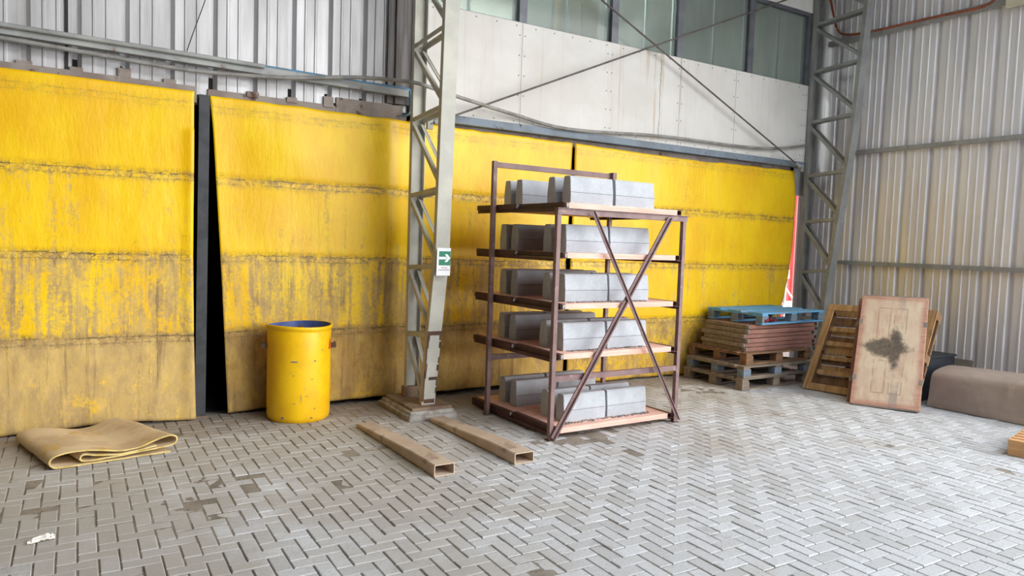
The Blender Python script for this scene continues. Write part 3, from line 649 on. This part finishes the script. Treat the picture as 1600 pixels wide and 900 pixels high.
girt('lowest grey girt on the right corrugated wall', (XR-.045, 6.58, 1.575), (XR-.045, 3.0, 1.575))
girt('middle rusty girt on the right corrugated wall', (XR-.045, 6.42, 3.15), (XR-.045, 3.0, 3.15))
girt('topmost girt on the right corrugated wall, under the red conduit', (XR-.045, 6.9, 4.78), (XR-.045, 3.0, 4.78), .07)
pipe('red_conduit', 'rusty red conduit dropping behind the corner column and along the top girt', 'pipe',
     [WR(1294, -20, XR-.06), WR(1303, 25, XR-.06), WR(1310, 48, XR-.07), WR(1325, 54, XR-.07), WR(1362, 49, XR-.075), WR(1450, 29, XR-.075), WR(1540, 9, XR-.075), WR(1560, -12, XR-.075)], .017, M['red_pipe'], 6)
o = thing('cream_panel', 'cream panel corner fixed high on the right wall', 'panel', (XR-.09, 4.5, 4.69), (0, 0, 0))
MB().box(-.03, .03, -1.3, 0, 0, .9, .012).done('panel', M['cream'], o); MB().box(.03, .075, -.6, -.5, .1, .8).done('bracket', M['girt'], o); MB().box(.03, .075, -1.1, -1.0, .1, .8).done('bracket', M['girt'], o)

# ================================================================== STORAGE RACK
RZ = math.radians(1.6)
rack = thing('storage_rack', 'brown steel rack with five shelves and an X brace across its front', 'rack', (3.515, 5.06, 0), (0, 0, RZ))
RW, RD = 1.50, 1.02
def local(x, y, z=0): return rack.location + Matrix.Rotation(RZ, 3, 'Z') @ V((x, y, z))
def post(x, y, h, name='post'):
    MB().box(x-.021, x+.021, y-.021, y+.021, .0, h, .003).done(name, M['rack'], rack)
    MB().box(x-.035, x+.035, y-.035, y+.035, 0, .006).done('foot_plate', M['channel'], rack)
post(0, 0, 1.985); post(RW, 0, 1.985); post(-.03, RD, 2.48); post(RW-.06, RD, 2.48)
LEV = [2.012, 1.582, 1.140, .702, .050]                             # underside of the boards
Lsec = [(-.022, -.022), (.022, -.022), (.022, .022), (.017, .022), (.017, -.017), (-.022, -.017)]
MB().bar((-.02, -.002, 1.983), (RW+.03, -.002, 1.983), .045, .055).done('front_rail', M['rack'], rack)
MB().box(-.03, RW+.05, -.04, .025, 2.006, 2.011).done('top_flange', M['rack'], rack)
MB().bar((-.03, RD, 2.445), (RW-.06, RD, 2.445), .04, .05).done('rear_rail', M['rack'], rack)
MB().box(RW-.085, RW-.035, RD-.06, RD-.02, 2.39, 2.48).done('rail_bracket', M['rack'], rack)
MB().bar((.0, 0, .535), (RW, 0, .535), .035, .05).done('cross_bar', M['rack'], rack)
MB().bar((-.03, RD, .57), (RW-.06, RD, .57), .035, .05).done('cross_bar', M['rack'], rack)
for z in LEV:
    for x, s in ((.02, 1), (RW-.02, -1)):
        MB().box(min(x, x+s*.05), max(x, x+s*.05), -.02, 1.40, z-.006, z-.001).box(min(x, x+s*.005), max(x, x+s*.005), -.02, 1.40, z-.03, z-.006).done('shelf_rail', M['channel'], rack)
MB().bar((.0, -.042, .02), (1.275, -.042, 1.975), .055, .012, (0, 1, 0)).bar((.012, -.055, .02), (1.287, -.055, 1.975), .014, .026, (0, 1, 0)).done('brace', M['rack'], rack)
MB().bar((.325, -.066, 1.995), (1.485, -.066, .04), .034, .007, (0, 1, 0)).bar((.338, -.075, 1.998), (1.498, -.075, .04), .006, .016, (0, 1, 0)).done('brace', M['rack'], rack)
# production boards, two to a level
BW, BD, BT = 1.40, .695, .048
def make_board(label, face=None, wood_=None):
    o = thing('production_board', label, 'board', group='boards on the rack')
    n = 7; m = MB()
    for k in range(n):
        y0 = BD*k/n; m.box(.052, BW-.052, y0+.0015, y0+BD/n-.0015, 0, BT-random.random()*.002, .002)
    m.done('planks', wood_ or M['pink_wood'], o)
    for x0, s in ((0, 1), (BW, -1)):
        P = [(0, 0), (.05, 0), (.05, .005), (.005, .005), (.005, BT-.005), (.05, BT-.005), (.05, BT), (0, BT)]
        m = MB(); A = [m.b.verts.new((x0+s*a, 0, c)) for a, c in P]; B = [m.b.verts.new((x0+s*a, BD, c)) for a, c in P]
        for i in range(8): m.b.faces.new((A[i], A[(i+1) % 8], B[(i+1) % 8], B[i]))
        m.b.faces.new(A); m.b.faces.new(B[::-1]); m.done('end_channel', M['channel'], o)
        for y, sg in (((0, -1), (BD, 1)) if s > 0 else ()):
            m = MB().lathe([(.008, -.006), (.020, -.006), (.020, .006), (.008, .006), (.008, -.006)], 14)
            bb = m.done('tie_bolt', M['nut'], o, loc=(x0+s*.030, y+sg*.002, BT/2), rot=(PI/2, 0, .5*s), smooth=40)
    return o
names = ['top shelf', 'second shelf from the top', 'middle shelf', 'fourth shelf from the top', 'bottom shelf']
proto = None
for k, z in enumerate(LEV):
    for r in (0, 1):
        lab = '%s steel-ended plank board on the %s of the brown rack' % (('front', 'rear')[r], names[k])
        if proto is None: proto = make_board(lab); b = proto
        else: b = copy_tree(proto)
        b['label'] = lab; b.location = local(.048+random.uniform(-.004, .004)-.042*r, -.02+r*.712, z); b.rotation_euler = (0, 0, RZ)
# kerb stones
def make_kerb():
    L, H, w0, w1, hz = .486, .25, .062, .042, .105
    prof = [(-w0, 0), (w0, 0), (w0, hz), (w1+.004, H-.012), (w1-.008, H), (-w1+.008, H), (-w1-.004, H-.012), (-w0, hz)]
    m = MB(); nx = 1
    A = [m.b.verts.new((0, y, z)) for y, z in prof]; B = [m.b.verts.new((L, y, z)) for y, z in prof]; n = len(prof)
    for i in range(n): m.b.faces.new((A[i], A[(i+1) % n], B[(i+1) % n], B[i]))
    m.b.faces.new(A[::-1]); m.b.faces.new(B)
    bmesh.ops.bevel(m.b, geom=[e for e in m.b.edges if abs(e.verts[0].co.x-e.verts[1].co.x) < .01], offset=.003, segments=1, affect='EDGES')
    o = m.done('kerb_stone', M['kerb'])
    s = MB()
    for sg in (-1, 1):
        p = .002; pts = []
        for q in range(41):
            x = L*q/40; pts.append(V((x, sg*(w0+.0002), hz+.0025*nz(q*.8, sg, 3))))
        for a, b in zip(pts, pts[1:]):
            pass
        s.tube(pts, .0019, 4)
    s.done('mould_line', M['kerb_seam'], o); return o
kp = make_kerb(); first = True
rows = [('front row', .185), ('second row', .40), ('third row', .895), ('rear row', 1.10)]
xs = [.225, .19, .20, .195, .235]
for k, z in enumerate(LEV):
    for ri, (rn, ry) in enumerate(rows):
        for s in (0, 1):
            c = kp if first else copy_tree(kp); first = False
            tag(c, 'grey concrete kerb, %s one in the %s on the %s' % (('left', 'right')[s], rn, names[k]), 'kerb stone', 'concrete kerbs on the rack')
            c.location = local(xs[k]+(-.015 if ri == 1 else 0)+(-.04 if ri > 1 else 0)+s*.510+random.uniform(-.004, .004), ry+random.uniform(-.006, .006), z+BT)
            c.rotation_euler = (0, 0, RZ+random.uniform(-.008, .008))
for k in (2, 3, 4):
    m = MB()
    for q in range(260):
        x = .2+random.random()*(.95+.1*(k == 4)); y = .05+.07*random.random()**.6; r = random.uniform(.0025, .007)
        if y > .108: continue
        m.box(x-r, x+r, y-r*.8, y+r*.8, 0, r*1.1)
    c = m.done('concrete_crumbs', M['crumb'], loc=local(0, 0, LEV[k]+BT), rot=(0, 0, RZ)); tag(c, 'concrete crumbs scattered on the front board of the %s' % names[k], 'crumbs', kind='stuff')

# ================================================================== DRUM
o = thing('yellow_drum', 'dented yellow drum with a blue inside, open at the top', 'drum', (1.785, 6.72, 0))
R_ = .285; H_ = .88
m = MB().lathe([(0, .012), (.24, .012), (.262, 0), (.276, .014), (R_, .05), (R_+.001, .30), (R_, .60), (R_-.001, H_-.06), (R_-.004, H_-.052), (R_-.002, H_-.04), (R_+.007, H_-.03), (R_+.010, H_-.016), (R_+.006, H_-.004), (R_-.003, H_), (R_-.011, H_-.004)], 72)
for v in m.b.verts:
    a = math.atan2(v.co.y, v.co.x); k = 1+.008*nz(math.cos(a)*2, math.sin(a)*2, v.co.z*3); v.co.x *= k; v.co.y *= k
    if v.co.z > H_-.08: v.co.z += .006*math.sin(a*2+.5); k2 = 1+.03*math.cos(2*a+.4)*(v.co.z-H_+.08)/.08; v.co.x *= k2; v.co.y *= 2-k2
m.done('shell', M['drum'], o, smooth=40)
m = MB().lathe([(R_-.011, H_-.004), (R_-.015, H_-.05), (R_-.012, .10), (.2, .04), (0, .04)], 72)
for v in m.b.verts:
    a = math.atan2(v.co.y, v.co.x); k = 1+.008*nz(math.cos(a)*2, math.sin(a)*2, v.co.z*3); v.co.x *= k; v.co.y *= k
    if v.co.z > H_-.08: v.co.z += .006*math.sin(a*2+.5); k2 = 1+.03*math.cos(2*a+.4)*(v.co.z-H_+.08)/.08; v.co.x *= k2; v.co.y *= 2-k2
m.done('liner', M['drum_in'], o, smooth=40)
va = math.atan2(-6.72, -1.785)
for s in (-1, 1):
    a = va+s*1.50
    q = MB().box(-.012, .05, -.03, .03, -.022, .022, .004).box(.02, .044, -.02, .02, .022, .034, .003)
    q.done('lug', M['lug'], o, loc=(math.cos(a)*R_, math.sin(a)*R_, .68), rot=(0, 0, a))
a = va+1.27
m = MB(); v = [m.b.verts.new((math.cos(a+da)*(R_+.004), math.sin(a+da)*(R_+.004), z)) for da, z in ((-.13, .655), (.13, .655), (0, .765))]; m.b.faces.new(v)
v = [m.b.verts.new((math.cos(a+da)*(R_+.0015), math.sin(a+da)*(R_+.0015), z)) for da, z in ((-.13, .655), (.13, .655), (0, .765))]; m.b.faces.new(v[::-1])
m.done('warning_sticker', M['sticker'], o)
m = MB(); ang = va
for da, z, w, h in ((-.14, .563, .045, .010), (.50, .567, .022, .007), (-.16, .44, .012, .005), (-.15, .185, .022, .004), (.07, .23, .003, .05), (.52, .13, .014, .008), (.78, .66, .014, .006), (.18, .32, .006, .004), (-.35, .39, .006, .005), (-.5, .05, .02, .012), (.4, .045, .014, .010)):
    a = ang+da; c = V((math.cos(a), math.sin(a), 0)); tn = V((-c.y, c.x, 0)); p = c*(R_+.003)+V((0, 0, z))
    for e in range(3):
        pp = p+tn*random.uniform(-w, w)*.5+V((0, 0, random.uniform(-h, h)*.4)); ww = w*random.uniform(.4, .8); hh = h*random.uniform(.4, .9)
        m.bar(pp-tn*ww/2, pp+tn*ww/2, .003, hh)
m.done('paint_chips', M['drum_in'], o)
for a, p, q, w in (('long dark scrap lath leaning inside the drum, its end near the rim', (-.20, -.05, .06), (.06, .19, .84), .05), ('short dark scrap lath leaning inside the drum near its right side', (-.12, -.14, .06), (.17, .12, .83), .035)):
    p = V(p)+o.location; q = V(q)+o.location
    tag(MB().bar((0, 0, 0), q-p, w, .018, bevel=.003).done('scrap_lath', M['scrap'], loc=p), a, 'scrap')

# ================================================================== FOLDED MAT, SLEEVES, PAPER
pth = [(.80, 0, .008), (.6, 0, .009), (.3, 0, .008), (.08, 0, .010), (.025, 0, .022), (.008, 0, .055), (.03, 0, .090), (.09, 0, .108), (.2, 0, .112), (.32, 0, .095), (.43, 0, .074), (.52, 0, .070), (.62, 0, .088), (.72, 0, .122), (.79, 0, .138), (.835, 0, .125), (.845, 0, .092), (.82, 0, .066), (.74, 0, .052), (.6, 0, .044), (.4, 0, .032), (.28, 0, .028), (.215, 0, .032), (.195, 0, .05), (.205, 0, .075), (.235, 0, .078), (.30, 0, .062), (.45, 0, .046), (.6, 0, .058), (.7, 0, .07)]
m = MB(); P = spline(pth, 6)
m.ribbon(P, (-.12, .86, 0), .011, 14)
for v in m.b.verts:
    k = v.co.y/.86; v.co.z *= (1-.12*k)+.10*nz(v.co.x*3, v.co.y*3, 1); v.co.x += .02*nz(v.co.y*4, v.co.z*6, 4)*k; v.co.z = max(.002, v.co.z)
    v.co.y += .012*nz(v.co.x*11, v.co.z*11, 7) if k < .02 else 0
    v.co.x *= 1-.12*k
tag(m.done('folded_mat', M['tarp'], loc=(-.17, 5.86, .002), rot=(0, 0, .155), smooth=50, mats=[M['tarp_edge']]), 'folded dusty canvas mat lying on the pavers at the left curtain', 'mat')
def sleeve(label, p, q, w0, w1, h0, h1):
    p, q = V(p), V(q); d = (q-p); L = d.length; rz = math.atan2(d.y, d.x)-PI/2
    o = thing('fork_sleeve', label, 'steel sleeve', p, (0, 0, rz), 'steel fork sleeves'); t = .007
    m = MB(); n = 12
    def ring(y, f, k):
        w = w0+(w1-w0)*k; h = max(h1, h0-(h0-h1)*max(0, (k-.25)/.75)); c = .008
        o_ = [(c, 0), (w-c, 0), (w, c), (w, h-c), (w-c, h), (c, h), (0, h-c), (0, c)]
        i_ = [(t+c*.5, t), (w-t-c*.5, t), (w-t, t+c*.5), (w-t, h-t-c*.5), (w-t-c*.5, h-t), (t+c*.5, h-t), (t, h-t-c*.5), (t, t+c*.5)]
        return [[m.b.verts.new((a, y, b)) for a, b in o_], [m.b.verts.new((a, y, b)) for a, b in i_]]
    R = [ring(L*k/n, 0, k/n) for k in range(n+1)]
    for A, B in zip(R, R[1:]):
        for i in range(8):
            j = (i+1) % 8; m.b.faces.new((A[0][i], A[0][j], B[0][j], B[0][i])); m.b.faces.new((A[1][i], B[1][i], B[1][j], A[1][j]))
    for E_ in (R[0],):
        for i in range(8): j = (i+1) % 8; m.b.faces.new((E_[0][i], E_[1][i], E_[1][j], E_[0][j]))
    m.b.faces.new(R[-1][0])
    m.done('tube', M['sleeve'], o, smooth=40); return o
sleeve('tapered rectangular steel sleeve on the pavers, the one nearer the drum', (2.190, 4.585, .002), (2.146, 6.12, .002), .165, .150, .088, .035)
sleeve('tapered rectangular steel sleeve on the pavers, the one nearer the rack', (2.866, 4.585, .002), (2.826, 6.06, .002), .178, .160, .088, .035)
m = MB().grid(16, 6, lambda a, c: (-.06+.13*a+.012*c, -.022+.045*c, .004+.02*abs(nz(a*5, c*3, 2))+.016*math.sin(a*3.1)*c))
sm = m.done('paper_scrap', M['paper'], loc=(-.175, 4.545, .002), rot=(0, 0, .25)); sm.modifiers.new('thick', 'SOLIDIFY').thickness = .001
tag(sm, 'crumpled white scrap of paper on the pavers at lower left', 'paper')

# ================================================================== PALLETS AND BOARDS IN THE CORNER
def pallet(label, loc, rz, L, D, mat, blockmat=None, H=.145, rot=None, group='wooden pallets', topgap=7):
    o = thing('wooden_pallet', label, 'pallet', loc, rot or (0, 0, rz), group); bm_ = blockmat or mat
    t = .02
    for k in range(3):
        y0 = (D-.10)*k/2; MB().box(0, L, y0, y0+.10, 0, t, .002).done('bottom_board', mat, o)
        for q in range(3):
            x0 = (L-.13)*q/2; MB().box(x0, x0+.13, y0, y0+.10, t, H-2*t, .003).done('block', bm_, o)
    for q in range(3):
        x0 = (L-.11)*q/2; MB().box(x0, x0+.11, 0, D, H-2*t, H-t, .002).done('bearer', mat, o)
    for k in range(topgap):
        w = D/topgap*.74; y0 = (D-w)*k/(topgap-1); MB().box(-.004, L+.004, y0, y0+w, H-t, H, .002).done('deck_board', mat, o)
    return o
pallet('grey wooden pallet at the very bottom of the corner stack', (6.89, 5.89, .002), .02, 1.28, .96, M['pallet_grey'])
pallet('grey-blue wooden pallet second from the bottom of the corner stack', (6.91, 5.895, .149), -.01, 1.25, .96, M['pallet_grey'], M['pallet_bluegrey'])
pallet('brown wooden pallet under the pinkish boards in the corner stack', (7.02, 5.96, .296), .01, 1.25, .96, M['pallet_brown'], M['pallet_brown'])
for k in range(6):
    b = copy_tree(proto); z = .443+k*.0545; order = ['lowest', 'second lowest', 'third lowest', 'third from the top', 'second from the top', 'topmost'][k]
    b['label'] = 'worn pinkish plank board, %s of those stacked under the blue pallet' % order; b['group'] = 'boards stacked on the pallets'
    b.location = (7.10+.04*[0, -.7, .3, -.2, .9, 2.2][k], 6.06+.02*[0, 1, -.5, 1.5, .5, 2.6][k], z); b.rotation_euler = (0, 0, random.uniform(-.035, .02))
    for ch in b.children:
        if ch.name.startswith('planks'):
            ch.data = ch.data.copy(); ch.data.materials[0] = M['board_old']
        if ch.name.startswith('end_channel'):
            ch.data = ch.data.copy(); ch.data.materials[0] = M['pallet_grey']
pallet('light blue painted pallet on top of the corner stack', (7.37, 6.04, .772), .065, 1.35, .86, M['pallet_blue'], M['pallet_bluegrey'], .15, topgap=3)
m = MB(); 
for q in range(5):
    p0 = [(.04*math.sin(q*2+a)+.05*q-.1, .04*math.cos(a*1.3+q), .02+.018*math.sin(a*2+q)+.012) for a in range(6)]
    m.tube(spline(p0, 4), .012, 7)
tag(m.done('red_rag', M['red_cloth'], loc=(7.52, 6.07, .80), smooth=50), 'crumpled dark red rag stuffed into the side of the blue pallet', 'rag')
# dark box added to fill the shaded gap behind the leaning pieces
o = thing('dark_box', 'added dark box in the shaded gap behind the leaning board and rubber sheet', 'bin', (8.42, 4.62, 0))
MB().box(0, .75, 0, .95, .0, .50, .01).done('body', M['bin'], o); MB().box(-.015, .765, -.015, .965, .50, .525, .004).done('rim', M['bin'], o)
def leaning(root, P, a, t, w, s=0.0, back=0.0):   # P: left foot corner of the outer face; local x up the slope, y along the foot from its right end, z outwards
    e = V((math.cos(a), math.sin(a), 0)); n = V((-math.sin(a), math.cos(a), 0))
    up = V((0, 0, math.cos(t)))+n*math.sin(t)
    e2 = e*math.cos(s)+up*math.sin(s); u2 = -e*math.sin(s)+up*math.cos(s); out = u2.cross(-e2)
    mt = Matrix((u2, -e2, out)).transposed().to_4x4(); mt.translation = V(P)+e2*w-out*back; root.matrix_world = mt
lp = thing('wooden_pallet', 'ochre wooden pallet leaning upright with its slats showing beside the stained board', 'pallet', group='wooden pallets')
PL, PW = 1.20, 1.30
for k in range(9):
    w = .116; x0 = (PL-w)*k/8; MB().box(x0, x0+w, 0, PW, 0, .018, .002).done('deck_board', M['pallet_brown'] if k % 2 else M['pallet_yel'], lp)
for k in range(3):
    y0 = (PW-.09)*k/2; MB().box(0, PL, y0, y0+.09, .018, .036, .002).done('bearer', M['pallet_brown'], lp)
    for q in range(3):
        x0 = (PL-.10)*q/2; MB().box(x0, x0+.10, y0, y0+.09, .036, .108, .003).done('block', M['pallet_brown'], lp)
    MB().box(.09, PL-.09, y0, y0+.09, .108, .128, .003).done('bottom_board', M['pallet_yel'] if k != 1 else M['pallet_brown'], lp)
for x0 in (0, PL-.09): MB().box(x0, x0+.09, 0, PW, .108, .130, .003).done('bottom_board', M['pallet_yel'], lp)
for k in range(4):
    x0 = .24+k*.20; MB().box(x0, x0+.06, .09, PW-.09, .060, .078, .002).done('slat', M['pallet_yel'], lp)
leaning(lp, (7.76, 5.70, .012), -1.45, .53, PW, .03, .13)
def face_board(root, face):
    for ch in list(root.children):
        if ch.name.startswith('planks'):
            m = MB().box(.0, 1.40, 0, .695, 0, .046, .006); me = bpy.data.meshes.new('planks'); m.b.to_mesh(me); m.b.free(); me.materials.append(face); ch.data = me
        else: bpy.data.objects.remove(ch)
    for x0, x1 in ((-.012, 0), (1.40, 1.412)):
        MB().box(x0, x1, .02, .675, .002, .043, .003).done('end_channel', M['fibre'], root)
    for x0 in (.33, 1.05):
        for y0 in (-.004, .66): MB().box(x0-.03, x0+.03, y0, y0+.04, .012, .0475, .002).done('tie_plate', M['fibre'], root)
    root['group'] = 'boards leaning in the corner'
b1 = make_board('pale cement-stained plank board with a dark blot leaning in front of the pallet'); face_board(b1, M['board_face'])
leaning(b1, (7.478, 4.864, .021), -1.122, .559, .695, .018, .046)
b2 = make_board('darker red-brown plank board leaning directly behind the stained board'); face_board(b2, M['board_old'])
leaning(b2, (7.50, 4.93, .012), -1.122, .556, .695, .018, .118)
# brown rubber sheet
pth = [(.05, 0, .003), (.0, 0, .008), (.012, 0, .10), (.03, 0, .22), (.05, 0, .315), (.065, 0, .350), (.095, 0, .378), (.16, 0, .40), (.30, 0, .425), (.5, 0, .43), (.7, 0, .41), (.9, 0, .37), (1.0, 0, .2), (1.02, 0, .02)]
m = MB(); m.ribbon(spline(pth, 5), (0, -2.4, 0), .012, 24)
for v in m.b.verts:
    k = -v.co.y/2.4
    v.co.x += .02*nz(v.co.y*2, v.co.z*3, 3)+k*.0; v.co.z *= 1+.10*k*1.6+.03*nz(v.co.y*2.2, v.co.x*3, 5); v.co.z = max(.003, v.co.z)
    if v.co.z < .05: v.co.x += .03*nz(v.co.y*7, 0, 2)
tag(m.done('rubber_sheet', M['rubber'], loc=(8.27, 4.43, .002), rot=(0, 0, .05), smooth=50, mats=[M['rubber']]), 'brown rubber sheet bent over into a low hump along the right wall', 'sheet')
o = MB().box(-.012, .012, -.12, .12, 0, .44, .003).done('fibre_offcut', M['fibre'], loc=(9.42, 4.67, 0), rot=(0, .12, 0)); tag(o, 'grey fibre offcut standing against the wall behind the brown rubber sheet', 'offcut')
pallet('fresh yellowish pallet whose corner enters at the right edge of the photo', (6.93, 3.0, .002), -1.35, 1.2, .8, M['pallet_new'], M['pallet_new'], .135)
